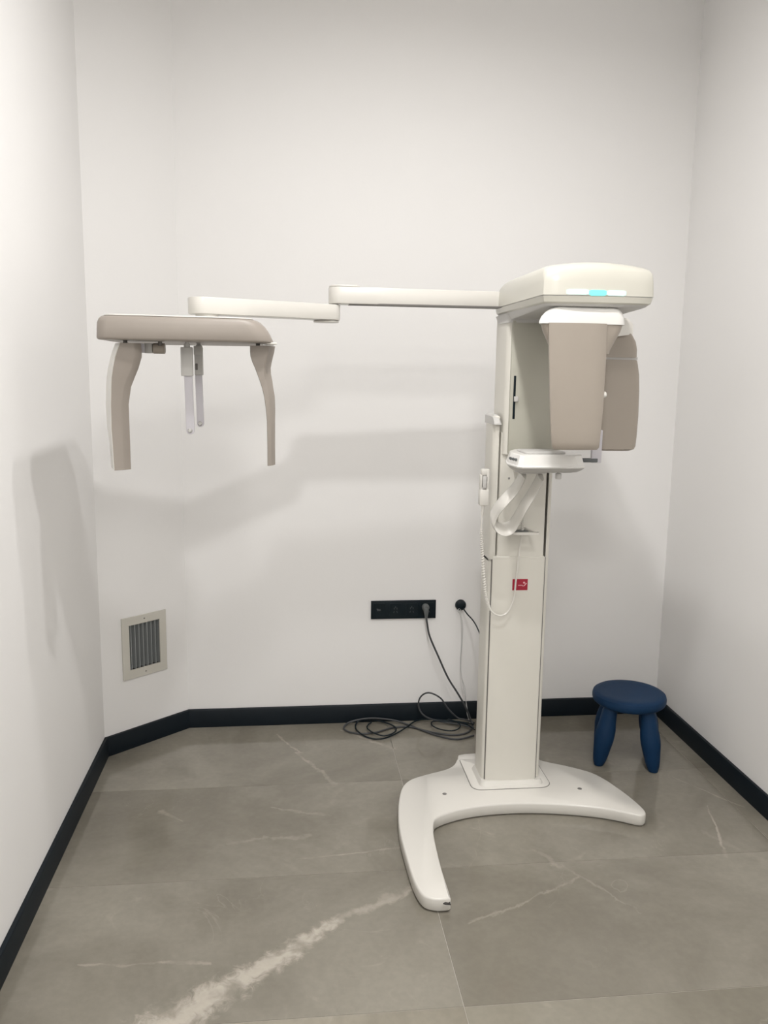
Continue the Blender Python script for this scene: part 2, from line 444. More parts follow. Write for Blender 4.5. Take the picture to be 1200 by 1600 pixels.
# outer shell: left and right side rails and a back joined by lower body
ztop = at(770, 648, 3.0).z
shell = col_out(cx0, cx1, CF+.014, 3.045, .018)
part('column_body', loft_z([(0.05, shell), (zc-.012, shell), (zc-.010, inset(shell, .003))]), 'whitep')
fc = [(cx0+.021, CF+.02), (cx0+.021, CF), (cx1-.021, CF), (cx1-.021, CF+.02)]
fcx = [(.7215, CF+.014), (.7220, CF+.0105), (.7245, CF+.0085), (.775, CF+.0005), (.785, CF-.0008), (.905, CF-.0008), (.909, CF+.0005), (.911, CF+.003), (.911, CF+.03), (.7215, CF+.03)]
part('front_cover', loft_z([(0.064, fcx), (zc-.003, fcx), (zc, inset(fcx, .003))]), 'whitep')
part('cover_seam', box(.7180, .9142, CF+.0128, CF+.03, .064, zc-.012), 'seam')
for s in (0, 1):
    a, b_ = ((cx0, .7315), (.9195, cx1))[s]
    ro = rr(a, b_, CF+.014, 3.045, ((.018, .002, .002, .018) if s == 0 else (.002, .016, .016, .002)), 6)
    zt = ztop if s == 0 else at(860, 735, CF).z+.10
    r_ = part('side_rail', loft_z([(zc-.02, ro), (zt-.004, ro), (zt, inset(ro, .003))]), 'whitep')
    if s == 0:
        # rounded end cap on the left rail
        capb = bmesh.new()
        cs = []
        for k in range(9):
            t = k/8; y = CF-.001 + t*.145
            h = .034*math.sqrt(max(0.02, 1-(max(0, .35-t)/.35)**2)) if t < .35 else .034
            cs.append([(a-.001, y, zt-.030), (b_+.002, y, zt-.030), (b_+.002, y, zt-.030+h*.6), (b_-.004, y, zt-.030+h), (a+.004, y, zt-.030+h), (a-.001, y, zt-.030+h*.8)])
        add_loft(capb, cs)
        part('end_cap', capb, 'lgrey', r_)
part('rear_panel', box(.727, .923, 3.012, 3.042, zc-.02, ztop-.01, bev=.003), 'whitep')
part('channel', box(.7317, .9193, CF+.060, 3.014, zc-.014, ztop-.02), 'dark')
li = [(.738, CF+.058), (.738, CF+.024), (.739, CF+.020), (.742, CF+.0175), (.778, CF+.0075), (.786, CF+.0062), (.900, CF+.006), (.9055, CF+.009), (.907, CF+.014), (.907, CF+.058)]
part('lift_column', loft_z([(zc-.013, li), (1.36, li)]), 'whitep')
zs = at(782, 711, CF).z
ca = [(.742, CF+.15), (.742, CF+.020), (.744, CF+.012), (.748, CF+.005), (.754, CF-.001), (.762, CF-.006), (.772, CF-.0105), (.784, CF-.0135), (.790, CF-.014), (.930, CF-.014), (.938, CF-.010), (.942, CF), (.942, CF+.15)]
car = part('carriage', loft_z([(zs, inset(ca, .003)), (zs+.003, ca), (1.765, ca)]), 'whitep')
pl_ = at(796, 650, CF-.014).x
part('carriage_panel', box(pl_, .936, CF-.0150, CF, zs+.006, 1.742, bev=.0008), 'panelg', car)
# slot with a little tab
pa, pb = at(805, 587, CF-.014), at(802, 655, CF-.014)
xs = (pa.x+pb.x)/2
part('slot', box(xs-.0045, xs+.0045, CF-.0162, CF-.010, pb.z, pa.z, bev=.002), 'black', car)
zt_ = at(804, 623, CF-.014).z
part('slot_tab', box(xs-.002, xs+.012, CF-.024, CF-.012, zt_-.010, zt_+.008, bev=.002), 'lgrey', car)
part('screw', lathe((0.770, CF+.0095, at(784, 748, CF).z), [(.004, 0), (.003, .0015)], 10, (0, -1, 0)), 'metal', car)

part('cover_seam', box(.9112, .9140, CF+.0035, CF+.02, .070, zc-.004), 'seam')
# red sticker with a pale mark
s0, s1 = at(801, 905, CF-.001), at(824, 922, CF-.001)
st = part('sticker', box(s0.x, s1.x, CF-.0016, CF+.0003, s1.z, s0.z), 'red')
pr = bmesh.new()
sw, sh = s1.x-s0.x, s0.z-s1.z
add_lathe(pr, (s0.x+sw*.76, CF-.0017, s1.z+sh*.68), [(sh*.09, 0), (sh*.08, .0003)], 12, (0, -1, 0))
arc = [Vector((s0.x+sw*(.62+.28*t), CF-.0018, s1.z+sh*(.42+.22*t*t-.07*math.sin(math.pi*t)))) for t in [k/8 for k in range(9)]]
add_tube(pr, arc, [sh*.012+sh*.04*(k/8) for k in range(9)], 6)
for k in range(6): add_box(pr, s0.x+sw*(.38+.05*k), s0.x+sw*(.41+.05*k), CF-.0019, CF-.0015, s1.z+sh*.41, s1.z+sh*.48)
part('sticker_print', pr, 'pink', st)

# ---- head
HX0, HX1, HF, HB = 0.732, 1.072, 2.47, 3.10
def head_out(i=0, back=0, fr=0):
    o = []
    # front edge slightly bowed
    n = 9
    for k in range(n):
        t = k/(n-1); o.append((HX0+.012+i+(HX1-HX0-.024-2*i)*t, HF+i+fr - .012*math.sin(math.pi*t)))
    o += [(HX1-.004-i, HF+.006+i+fr), (HX1-i, HF+.018+i+fr), (HX1-i, HB-.14-back), (HX1-.015-i, HB-.06-back), (HX1-.07-i, HB-.01-i-back), (HX1-.12, HB-i-back)]
    o += [(HX0+.06, HB-i-back), (HX0+.02+i, HB-.01-i-back), (HX0+.004+i, HB-.035-back), (HX0+i, HB-.07-back), (HX0+i, HF+.018+i+fr), (HX0+.003+i, HF+.006+i+fr)]
    return o
def crown(x): 
    t = (x-HX0)/(HX1-HX0); return .016*math.sin(math.pi*min(1, max(0, t)))**.8
secs = []
for z, i, bk, fr, cr in ((1.792, 0, 0, 0, 0), (1.83, .001, .01, .001, .2), (1.855, .003, .05, .003, .5), (1.866, .008, .085, .007, .8), (1.872, .018, .12, .014, 1), (1.875, .045, .16, .03, 1.15)):
    secs.append([(x, y, z+crown(x)*cr) for x, y in head_out(i, bk, fr)])
bm = bmesh.new(); add_loft(bm, secs)
hd = part('head', bm, 'ivory', smooth=40)
part('trim_line', loft_z([(1.789, head_out(.003)), (1.7925, head_out(.003))]), 'lgrey', hd)
part('lower_band', loft_z([(1.768, head_out(.012)), (1.773, head_out(.005)), (1.7895, head_out(.001))]), 'ivory', hd)
bm = bmesh.new()
def und(i, dz0, base):
    return [(x, y, base - dz0*min(1, max(0, (y-2.50)/.42))) for x, y in head_out(i)]
add_loft(bm, [und(.022, .022, 1.762), und(.014, .012, 1.7655), und(.011, 0, 1.7685)])
part('underside', bm, 'lgrey', hd)
# neck: underside sweeping down to the carriage
nk = rr(0.738, 0.96, CF-.02, 3.08, .03, 5); nk2 = rr(0.740, 0.948, CF-.015, 3.06, .03, 5)
part('neck', loft_z([(1.735, nk2), (1.748, inset(nk, .004)), (1.763, inset(nk, -.002))]), 'lgrey')
# status light
a, b_ = at(886, 452, HF-.01), at(978, 463, HF-.01)
def strip(name, x0, x1, z0, z1, m):
    bm = bmesh.new(); secs = []
    for k in range(9):
        x = x0+(x1-x0)*k/8; t = (x-HX0-.012)/(HX1-HX0-.024)
        y = HF - .012*math.sin(math.pi*t)
        e = .0025 if k in (0, 8) else 0
        secs.append([(x, y-.0006, z0+e), (x, y-.0006, z1-e), (x, y+.004, z1-e), (x, y+.004, z0+e)])
    add_loft(bm, secs); return part(name, bm, m, hd)
strip('status_light', a.x, a.x+.065, b_.z+.002, a.z+.001, 'ledw')
strip('status_light', a.x+.066, a.x+.118, b_.z, a.z, 'led')
strip('status_light', a.x+.119, b_.x, b_.z+.001, a.z, 'ledw')

# ---- rotor under the head
PF = 2.475
ro = empty_ = None
cz0, cz1 = at(842, 505, PF).z, at(900, 477, PF).z
xa, xb = at(841, 500, PF).x, at(981, 500, PF).x
def turn(o, k=.40):
    # the rotor is turned a little, its left flank runs back to the right
    return [(x+max(0, (xb-x)/(xb-xa))*(y-PF)*k, y) for x, y in o]
def capo(i0, i1, f): return turn(rr(xa+i0, xb-i1, PF+f, PF+.27, (.022, .03, .03, .10), 7))
bm = loft_z([(cz0, capo(0, 0, 0)), (cz0+.006, capo(0, 0, 0)), (cz0+.020, capo(.006, .002, .001)), (cz0+.034, capo(.018, .006, .004)), (cz0+.044, capo(.032, .013, .010)), (cz0+.050, capo(.050, .022, .02)), (cz0+.052, capo(.065, .035, .03))])
rot = part('rotor_cap', bm, 'bright', smooth=40)
part('rotor_shaft', lathe((.89, 2.63, cz0+.04), [(.06, 0), (.06, .012)], 28), 'dark', rot)
# bowl below the cap
def bo(i, r=.03): return turn(rr(xa+.003+i, xb-.003-i, PF+.004+i*.2, PF+.16-i, (min(r,.03), min(r,.03), .02, .02), 7), .42)
bm = loft_z([(cz0-.085, bo(.040, .02)), (cz0-.070, bo(.033, .03)), (cz0-.045, bo(.020, .04)), (cz0-.020, bo(.007)), (cz0-.0005, bo(.001))])
part('cap_underside', bm, 'grey', rot, smooth=40)
# sensor panel facing the viewer
prof = [(505, 858, 950), (520, 858, 949.5), (560, 858.5, 948.5), (600, 859, 946), (640, 860, 943.5), (670, 861, 940.5), (690, 862, 938.5), (699, 863.5, 937.5), (703, 866, 935)]
secs = []
for k, (y, l, r_) in enumerate(prof):
    yy = PF-.008+(.012*(k/8)**2)
    A, B = at(l, y, yy), at(r_, y, yy); e = .004 if k == len(prof)-1 else 0
    z = A.z if k else cz0+.002
    w_ = B.x-A.x
    o = []
    n = 7
    for q in range(n):
        t = q/(n-1); o.append((A.x+.006+(w_-.012)*t, yy+e-.006*math.sin(math.pi*t)))
    o += [(B.x-.001, yy+.004+e), (B.x, yy+.012), (B.x, yy+.085-e), (B.x-.01, yy+.095-e), (A.x+.042, yy+.095-e), (A.x+.034, yy+.085-e), (A.x+.0015, yy+.012), (A.x+.001, yy+.004+e)]
    secs.append([(x, yv, z) for x, yv in o])
bm = bmesh.new(); add_loft(bm, secs)
sp = part('sensor_panel', bm, 'grey', smooth=40)
pz = at(946, 617, PF)
part('latch', lathe((pz.x+.0005, PF+.012, pz.z), [(.010, -.004), (.010, .003), (.006, .006)], 14, (1, 0, 0)), 'white', sp)
part('edge_trim', box(at(946, 560, PF).x+.0015, at(946, 560, PF).x+.0065, PF+.02, PF+.08, at(946, 600, PF).z, cz0-.003, bev=.001), 'seam', sp)
# cross arm under the head to the tube side
tY = 2.80
tx0, tx1 = at(948, 600, tY).x-.03, at(1001, 600, tY).x
bm = bmesh.new()
ax0, ax1 = .80, .985
cs = []
for (y, x0, x1, z0, z1) in ((PF+.20, .80, .99, 1.69, 1.755), (PF+.30, .84, 1.08, 1.69, 1.755), (tY+.02, .95, tx1-.03, 1.70, 1.752), (tY+.10, 1.0, tx1-.05, 1.70, 1.75)):
    cs.append([(x0, y, z0), (x1, y, z0), (x1, y, z1-.02), (x1-.02, y, z1), (x0+.02, y, z1), (x0, y, z1-.02)])
add_loft(bm, cs); part('rotor_arm', bm, 'white')
# tube housing (upper shoulder and lower box)
def tsec(px0, px1, py, y0, y1, r=.02, e=0):
    A, B = at(px0, py, tY), at(px1, py, tY)
    return [(x, y, A.z) for x, y in rr(A.x+e, B.x-e, y0+e, y1-e, r, 5)]
bm = bmesh.new()
add_loft(bm, [tsec(930, 998, 558, tY, tY+.15, .02), tsec(930, 998.5, 545, tY, tY+.15, .02), tsec(930, 997, 533, tY+.002, tY+.15, .02), tsec(930, 992, 520, tY+.01, tY+.15, .02), tsec(930, 984, 509, tY+.02, tY+.15, .02), tsec(930, 975, 500, tY+.035, tY+.14, .02)])
part('tube_shoulder', bm, 'grey', smooth=40)
th = bmesh.new()
rows = [(704.5, 938, 989, .006), (702, 937, 993, 0), (697, 937, 995.5, 0), (680, 937.5, 997.5, 0), (650, 938, 1000, 0), (610, 939, 1001.5, 0), (585, 940, 1001.3, 0), (570, 940, 999.5, 0), (563, 940, 998.3, 0), (561.5, 940, 997.5, .002)]
add_loft(th, [tsec(a_, b2, y, tY-.004, tY+.155, .022, e) for y, a_, b2, e in rows])
tb = part('tube_housing', th, 'grey', smooth=40)
part('housing_seam', box(at(940, 560, tY).x, at(997, 560, tY).x, tY+.004, tY+.148, at(960, 562, tY).z, at(960, 557.5, tY).z), 'lgrey', tb)

# ---- chin rest tray on the carriage
TY0 = 2.60
zt, zb = at(850, 712, TY0).z, at(850, 732, TY0).z
xl, xr_ = at(810, 732, TY0).x, at(921, 732, TY0).x
def trayo(i, dxl=0):
    return [(xl+i+.012, TY0+i), (xr_-i-.035, TY0+i), (xr_-i-.010, TY0+i+.014), (xr_-i, TY0+.05), (xr_-i-.01, TY0+.20-i), (xr_-.04-i, TY0+.23-i), (xl+.028+i, TY0+.23-i), (xl+.010+i, TY0+.20-i), (xl-.010+i+dxl, TY0+.10), (xl+i, TY0+i+.012)]
bm = loft_z([(zb-.016, inset(trayo(.02), 0)), (zb-.008, trayo(.008)), (zb-.0005, trayo(.0005))])
ct = part('chin_rest', loft_z([(zb, trayo(0)), (zb+.004, trayo(-.001)), (zb+.008, trayo(.002)), (zt-.007, trayo(.009)), (zt-.002, trayo(.011)), (zt, trayo(.016))]), 'bright', smooth=14)
part('chin_rest_underside', bm, 'lgrey', ct)
for k in range(3):
    P0 = at(797.5+k*4.2, 717.5+k*.9, TY0+.055)
    part('button', lathe((xl-.0045+k*.003, TY0+.080-k*.022, zt-.017), [(.005, 0), (.004, .005)], 10, (-.9, -.4, .25)), 'plug', ct)
part('top_pad', prism_soft(rr(xl+.035, xr_-.06, TY0+.05, TY0+.17, .015, 4), zt-.001, zt+.006, .003), 'lgrey', ct)
kn = at(872.5, 745, TY0+.05)
part('knob', lathe((kn.x, TY0+.05, zb-.040), [(.008, 0), (.010, .002), (.010, .018), (.006, .019), (.006, .030)], 16), 'lgrey', ct)
part('support_arm', box(.775, .895, TY0+.18, CF-.005, zb-.004, zb+.022, bev=.006), 'lgrey', ct)
# pale bite post at the right of the tray
b0, b1 = at(922, 681, TY0+.10), at(938, 723, TY0+.10)
part('bite_post', box(b0.x+.006, b1.x, TY0+.09, TY0+.105, b1.z, b0.z+.02, bev=.003), 'frost', ct)
q0, q1 = at(914, 716, TY0+.10), at(932, 722, TY0+.10)
part('post_bracket', box(q0.x-.01, q1.x, TY0+.088, TY0+.108, q1.z, q0.z, bev=.002), 'plug', ct)
# hand grip loop
def flatbar(pts, wv, th_, name, m, parent):
    """sweep: pts centre line, wv list of (width vector half), thickness dir from cross"""
    bm = bmesh.new(); rows = []
    P = [Vector(p) for p in pts]
    for i, p in enumerate(P):
        t = (P[min(i+1, len(P)-1)]-P[max(i-1, 0)]).normalized()
        w_ = Vector(wv[i]) if isinstance(wv, list) else Vector(wv)
        n = t.cross(w_).normalized(); hw = w_.length; wd = w_.normalized()
        rows.append([p+wd*hw*math.cos(a)+n*th_*math.sin(a) for a in [2*math.pi*k/12 for k in range(12)]])
    add_loft(bm, rows); return part(name, bm, m, parent, smooth=60)
GYt, GYb = TY0+.10, 2.80
pL = [at(818, 740, GYt), at(806, 762, GYt+.05), at(786, 784, GYb-.04), at(774, 800, GYb-.01), at(770, 813, GYb), at(776, 823, GYb+.0), at(788, 827, GYb), at(800, 822, GYb), at(808, 810, GYb-.01), at(818, 792, GYb-.04), at(833, 768, GYt+.05), at(845, 744, GYt)]
cl = catmull(pL, 5, False)
n_ = len(cl)
wv = []
for i in range(n_):
    t = i/(n_-1); 
    k = math.sin(math.pi*t)
    wv.append(Vector((.004, 1, .62)).normalized()*(.026+.008*k))
flatbar(cl, wv, .0085, 'grip', 'white', ct)
hb = at(828, 739, GYt)
part('grip_mount', box(at(808, 740, GYt).x, at(850, 740, GYt).x, GYt-.03, GYt+.035, zb-.026, zb-.012, bev=.004), 'lgrey', ct)
# small three-sided holder with a slot on the front of the lift column
zh = at(800, 830, CF-.04).z
A1, A2, A3 = at(800, 819, CF-.004), at(816, 817, CF-.004), at(838, 832, CF-.07); A4 = at(796, 837, CF-.07)
ring = [Vector((.772, CF-.002, zh)), Vector((.832, CF-.002, zh)), Vector((A3.x, CF-.085, zh)), Vector((.765, CF-.085, zh))]
bm = bmesh.new()
for i in range(4):
    a_, b2 = ring[i], ring[(i+1) % 4]; d = (b2-a_).normalized(); s_ = d.cross(Vector((0, 0, 1)))*.0055
    add_loft(bm, [[p-s_-Vector((0, 0, .004)), p+s_-Vector((0, 0, .004)), p+s_+Vector((0, 0, .004)), p-s_+Vector((0, 0, .004))] for p in (a_-d*.004, b2+d*.004)])
hl = part('cord_holder', bm, 'white')
part('holder_clip', box(.785, .830, CF-.06, CF-.02, zh-.003, zh+.002, bev=.001), 'plug', hl)

# ---- long side arm (two links)
AZ1, AZ0 = 1.846, 1.790
EY = 2.955
e1 = at(537, 486, EY)
def link_arm(name, P, Q, w0, w1, z0, z1, rad=.012, capr=True, m='white', parent=None):
    """horizontal beam from P to Q (2D), rounded ends"""
    P, Q = Vector(P), Vector(Q); d = (Q-P).normalized(); n = Vector((-d.y, d.x)); o = []
    for k in range(9):
        a = math.pi/2+math.pi*k/8; o.append(P+d*math.cos(a)*w0*.8+n*math.sin(a)*w0)
    for k in range(9):
        a = -math.pi/2+math.pi*k/8; o.append(Q+d*math.cos(a)*w1*.8+n*math.sin(a)*w1)
    o = [tuple(v) for v in o]
    return part(name, prism_soft(o, z0, z1, .004), m, parent, smooth=40)
e0 = at(510, 460, EY)       # far left end of the first link
a1 = link_arm('upper_arm', (e0.x+.045, EY+.045), (.76, 3.045), .045, .040, AZ0, AZ1)
link_arm('joint_cap', (e0.x+.045, EY+.045), (e0.x+.085, EY+.046), .043, .042, AZ1-.001, AZ1+.007, parent=a1)
part('arm_seam', box(e1.x+.02, .74, EY+.012, EY+.07, AZ0-.0016, AZ0+.003), 'seam', a1)
la = atz(297, 462, 1.788)
zA = AZ0-.003
a2 = link_arm('lower_arm', (la.x+.025, la.y+.045), (e1.x-.045, EY+.040), .045, .042, zA-.052, zA)
link_arm('joint_cap', (e1.x-.070, EY+.038), (e1.x-.045, EY+.040), .040, .040, zA-.060, zA-.0525, parent=a2)
part('pivot', lathe(((e0.x+e1.x)/2, EY+.042, zA-.02), [(.012, 0), (.012, .03)], 24), 'seam', a2)

# ---- skull unit hanging from the lower arm
ang = math.radians(9)
U = Vector((math.cos(ang), math.sin(ang))); V = Vector((-U.y, U.x))
PO = at(147, 520, 2.37); PO = Vector((PO.x, PO.y))
PL = (at(426, 530, 2.45).x-PO.x)/U.x
ZP = 1.641
def plo(a0, a1, f, bk, r=.05):
    # the left end runs straight back, the front edge is slightly turned
    return [(PO.x+U.x*u, PO.y+U.y*u*(1-(v-f)/.7)+v) for u, v in rr(a0, PL-a1, f, .52-bk, (min(r, .03), min(r, .05), .16, .10), 7)]
bm = loft_z([(ZP, plo(.004, .004, .006, .01)), (ZP+.002, plo(.001, .001, .002, .004)), (ZP+.006, plo(.0, .001, .0, .0)), (ZP+.030, plo(.001, .012, .001, .0)), (ZP+.044, plo(.002, .022, .002, .004)), (ZP+.055, plo(.006, .034, .004, .01)), (ZP+.061, plo(.012, .046, .007, .02)), (ZP+.065, plo(.022, .062, .014, .03))])
bp = part('top_plate', bm, 'grey2', smooth=45)
part('plate_cover', loft_z([(ZP+.0645, plo(.018, .056, .010, .02)), (ZP+.067, plo(.021, .060, .013, .02)), (ZP+.069, plo(.04, .08, .03, .05))]), 'white', bp, smooth=45)
lip = Vector((PO.x+U.x*(PL-.012), PO.y+U.y*PL+.08))
part('end_lip', box(-.012, .016, -.05, .05, 0, .006, bev=.002, mtx=Matrix.Translation((lip.x, lip.y, ZP-.004)) @ Matrix.Rotation(ang, 4, 'Z')), 'white', bp)
part('hanger', lathe((la.x+.045, la.y+.05, ZP+.05), [(.035, 0), (.035, zA-.052-ZP-.05)], 28), 'white')

def hang_panel(name, rows, depth, dvec, parent=None, m='grey2'):
    """rows: (front-left point, front-right point); depth along dvec"""
    bm = bmesh.new(); secs = []
    for (A, B), dp in rows:
        e = .003
        W = (B-A); wd = W.normalized(); D = dvec*dp; dn = dvec
        secs.append([A+wd*e, B-wd*e, B+dn*e, B+D-dn*e, B+D-wd*e, A+D+wd*e, A+D-dn*e, A+dn*e])
    add_loft(bm, secs); return part(name, bm, m, parent, smooth=22)
# left panel: broad, curved, with a pale outer shell
def c4(x, y, Y): return at(140+x/4, 520+y/4, Y)
rows = []
dv = Vector((.55, .835, 0)).normalized()
for (y, l, k, r_) in ((62, 186, 276, 300), (110, 168, 283, 312), (150, 156, 282, 315), (220, 141, 262, 290), (280, 133, 238, 262), (340, 130, 215, 243), (450, 128, 200, 240), (600, 132, 206, 246), (700, 139, 210, 249), (800, 145, 213, 252), (862, 150, 216, 253)):
    A, B = c4(l, y, 2.41), c4(k, y, 2.425)
    Cc = c4(r_, y-8, 2.48); dpt = (Cc-B).length
    A.z = B.z = c4(200, y, 2.41).z
    rows.append(((A, B), max(.03, min(.075, (Cc.x-B.x)/dv.x*1.05))))
lp = hang_panel('detector_panel', rows, .06, dv, bp)
bm = bmesh.new(); secs = []
for (y, l) in ((62, 186), (110, 168), (150, 156), (220, 141), (280, 133), (340, 130), (450, 128), (600, 132), (700, 139), (800, 145), (858, 150)):
    A = c4(l, y, 2.41); B = c4(l-(26 if y < 500 else 22 if y < 700 else 14), y, 2.48)
    B.z = A.z
    secs.append([A+Vector((.001, 0, 0)), A+Vector((.02, .03, 0)), B+Vector((.03, .03, 0)), B+Vector((.004, .004, 0)), B])
add_loft(bm, secs); part('outer_shell', bm, 'white', lp, smooth=40)
# right panel: tapering fin
rows = []
dv2 = Vector((.35, .937, 0)).normalized()
for (y, l, r_, dp) in ((82, 1000, 1122, .05), (120, 1000, 1116, .05), (150, 1003, 1108, .05), (185, 1014, 1100, .05), (220, 1030, 1094, .05), (260, 1045, 1096, .05), (300, 1060, 1104, .05), (350, 1076, 1115, .045), (400, 1088, 1124, .045), (480, 1099, 1131, .04), (550, 1105, 1134, .035), (700, 1108, 1138, .03), (830, 1109, 1139, .03)):
    A, B = c4(l, y, 2.50), c4(r_, y, 2.51); A.z = B.z
    rows.append(((A, B), dp))
rp = hang_panel('slit_panel', rows, .05, dv2, bp)
# screws between plate and panels
for (x, y, Y) in ((222, 48, 2.44), (440, 56, 2.50), (608, 62, 2.54), (1052, 72, 2.53)):
    P = c4(x, y, Y)
    part('fixing_screw', lathe((P.x, P.y, ZP-.012), [(.006, 0), (.006, .016)], 12), 'seam', bp)
# nose rest folded sideways
A, B = c4(270, 65, 2.50), c4(325, 125, 2.50)
nr = part('nose_rest', box(A.x, B.x+.010, 2.49, 2.525, B.z, A.z, bev=.004), 'frost', bp)
A, B = c4(325, 65, 2.50), c4(388, 128, 2.50)
part('rest_slider', box(A.x+.008, B.x+.002, 2.492, 2.53, B.z, A.z, bev=.002), 'lgrey', nr)
A, B = c4(388, 65, 2.50), c4(470, 130, 2.50)
part('rest_knob', lathe((A.x+.002, 2.51, (A.z+B.z)/2), [(.013, 0), (.015, .002), (.015, B.x-A.x-.004), (.013, B.x-A.x-.002)], 20, (1, 0, 0)), 'grey', nr)
# ear rods
def ear(x0, x1, y0, y1, bx0, bx1, by, Y, slot=False):
    A, B = c4(x0, y0, Y), c4(x1, y1, Y)
    h = part('ear_rod_holder', box(A.x, B.x, Y, Y+.022, B.z, A.z, bev=.002), 'lgrey', bp)
    T = c4((x0+x1)/2, y0, Y)
    part('stem', lathe((T.x, Y+.011, A.z-.001), [(.009, 0), (.009, ZP-A.z-.004), (.006, ZP-A.z-.003), (.006, ZP-A.z+.004)], 16), 'lgrey', h)
    P, Q = c4(bx0, y1, Y), c4(bx1, by, Y)
    bw = (Q.x-P.x)/2; cx = (P.x+Q.x)/2
    top = [(cx-bw, P.z+.01), (cx+bw, P.z+.01)]
    arcp = [(cx+bw*math.cos(a), Q.z+bw+bw*math.sin(a)) for a in [-math.pi*k/10 for k in range(11)]]
    sft = Vector((.004, 0, 0))
    o = [top[0], top[1]]+arcp
    bm = bmesh.new()
    def sec(yy, s): return [(cx+(x-cx)*s + (.003 if z < P.z-.06 else 0), yy, z) for x, z in o]
    add_loft(bm, [sec(Y+.006, .94), sec(Y+.008, 1), sec(Y+.014, 1), sec(Y+.016, .94)])
    bl = part('ear_blade', bm, 'frost', h)
    part('ear_tip', lathe((cx+.002, Y+.006, Q.z+bw), [(.007, 0), (.006, .004), (.004, .010)], 14, (0, -1, 0)), 'lgrey', bl)
    if slot:
        S = c4(668, 212, Y)
        part('slot', box(S.x-.004, S.x+.004, Y-.0008, Y+.003, S.z-.010, S.z+.010, bev=.002), 'seam', h)
        part('clip', prism_soft(rr(T.x-.014, T.x+.012, Y-.006, Y+.002, .003, 3), A.z-.022, A.z+.004, .002), 'lgrey', h)
ear(652, 708, 90, 265, 656, 708, 590, 2.60, True)
ear(567, 645, 88, 271, 588, 648, 637, 2.52)

# ------------------------------------------------------------------ hand switch hanging on the column
h0, h1 = at(750, 733, 2.885), at(764, 790, 2.885)
hs = empty('hand_switch', (h0.x, 2.885, h1.z), 'white exposure hand switch clipped to left side of column with coiled cord looping down', 'switch')
hx = (h0.x+h1.x)/2
part('body', box(hx-.017, hx+.016, 2.879, 2.9085, h1.z, (h0.z+h1.z)/2-.006, bev=.005), 'white', hs)
bm = bmesh.new()   # open upper frame
zt2, zm2 = h0.z, (h0.z+h1.z)/2-.004
add_box(bm, hx-.016, hx-.009, 2.882, 2.905, zm2-.006, zt2-.020, bev=.002); add_box(bm, hx+.006, hx+.016, 2.882, 2.905, zm2-.006, zt2, bev=.003)
add_box(bm, hx-.012, hx+.012, 2.882, 2.905, zt2-.022, zt2, bev=.005)
part('holder_frame', bm, 'white', hs)
part('trigger', box(hx-.008, hx+.006, 2.876, 2.898, zm2+.002, zt2-.024, bev=.004), 'lgrey', hs)
part('trigger_gap', box(hx+.0045, hx+.0075, 2.8805, 2.894, zm2+.004, zt2-.026), 'seam', hs)
cp_ = [at(754, 790, 2.892), at(753, 810, 2.892), at(752, 830, 2.892), at(753, 855, 2.892), at(755, 890, 2.892), at(758, 925, 2.892), at(763, 946, 2.89), at(771, 958, 2.885), at(783, 962, 2.882), at(795, 954, 2.885), at(803, 933, 2.888), at(806, 908, 2.889), at(809, 880, 2.889), at(812, 855, 2.885), at(815, 835, 2.875), at(816, 815, 2.87), at(815, 800, 2.87)]
cc = catmull(cp_, 16, False)
n_ = len(cc)
part('strain_relief', tube([at(755, 788, 2.892), at(754, 797, 2.892), at(753.3, 806, 2.892)], [.007, .0055, .004], 10), 'white', hs)
# coil: the cord wound round its centre line where it is springy, smooth elsewhere
dense = catmull(cp_, 90, False)
pts = []; ph = 0
for i, p in enumerate(dense):
    s = i/(len(dense)-1)
    k = min(1, max(0, (s-.11)/.02))*min(1, max(0, (.42-s)/.04)) + min(1, max(0, (s-.86)/.02))
    t = (dense[min(i+1, len(dense)-1)]-dense[max(i-1, 0)]).normalized()
    a_ = t.cross(Vector((0, 1, 0))).normalized(); b2 = t.cross(a_)
    ph += .62
    pts.append(p+(a_*math.cos(ph)+b2*math.sin(ph))*.0042*k)
part('coiled_cord', tube(pts, .0023, 6), 'white', hs)
part('cord_core', tube(cc, .0032, 8), 'white', hs)

# ------------------------------------------------------------------ blue stool
sx, sy = 1.378, 3.183
stl = empty('children_stool', (sx, sy, 0), 'small round dark blue plastic stool with four thick bulging legs in right corner', 'stool')
R_ = .147
link('seat', lathe((sx, sy, .242), [(.118, 0), (.136, .003), (.144, .010), (R_, .020), (R_, .030), (.144, .040), (.136, .0455), (.12, .047), (.10, .0455), (.05, .0445), (.001, .0445)], 48), 'stool', stl)
va = math.radians(21)
vd = Vector((math.sin(va), math.cos(va))); pd = Vector((vd.y, -vd.x))
leg_me = None
for a_, b2 in ((-1, -1), (1, -1), (-1, 1), (1, 1)):
    top = Vector((sx, sy))+pd*a_*.070+vd*b2*.070
    bot = Vector((sx, sy))+pd*a_*.106+vd*b2*.098
    pp = []; rad = []
    for k, rr_ in enumerate((.024, .030, .032, .034, .038, .0395, .039, .036, .033, .030, .026, .018)):
        t = (k/11)**.9 if k < 11 else 1
        z = .252*(1-t)+.002
        p2 = top.lerp(bot, t); pp.append(Vector((p2.x, p2.y, z))); rad.append(rr_)
    bm = bmesh.new(); rows = []
    for p, r_ in zip(pp, rad): rows.append([p+Vector((math.cos(2*math.pi*k/20)*r_, math.sin(2*math.pi*k/20)*r_, 0)) for k in range(20)])
    add_loft(bm, rows)
    link('leg', bm, 'stool', stl, smooth=60)

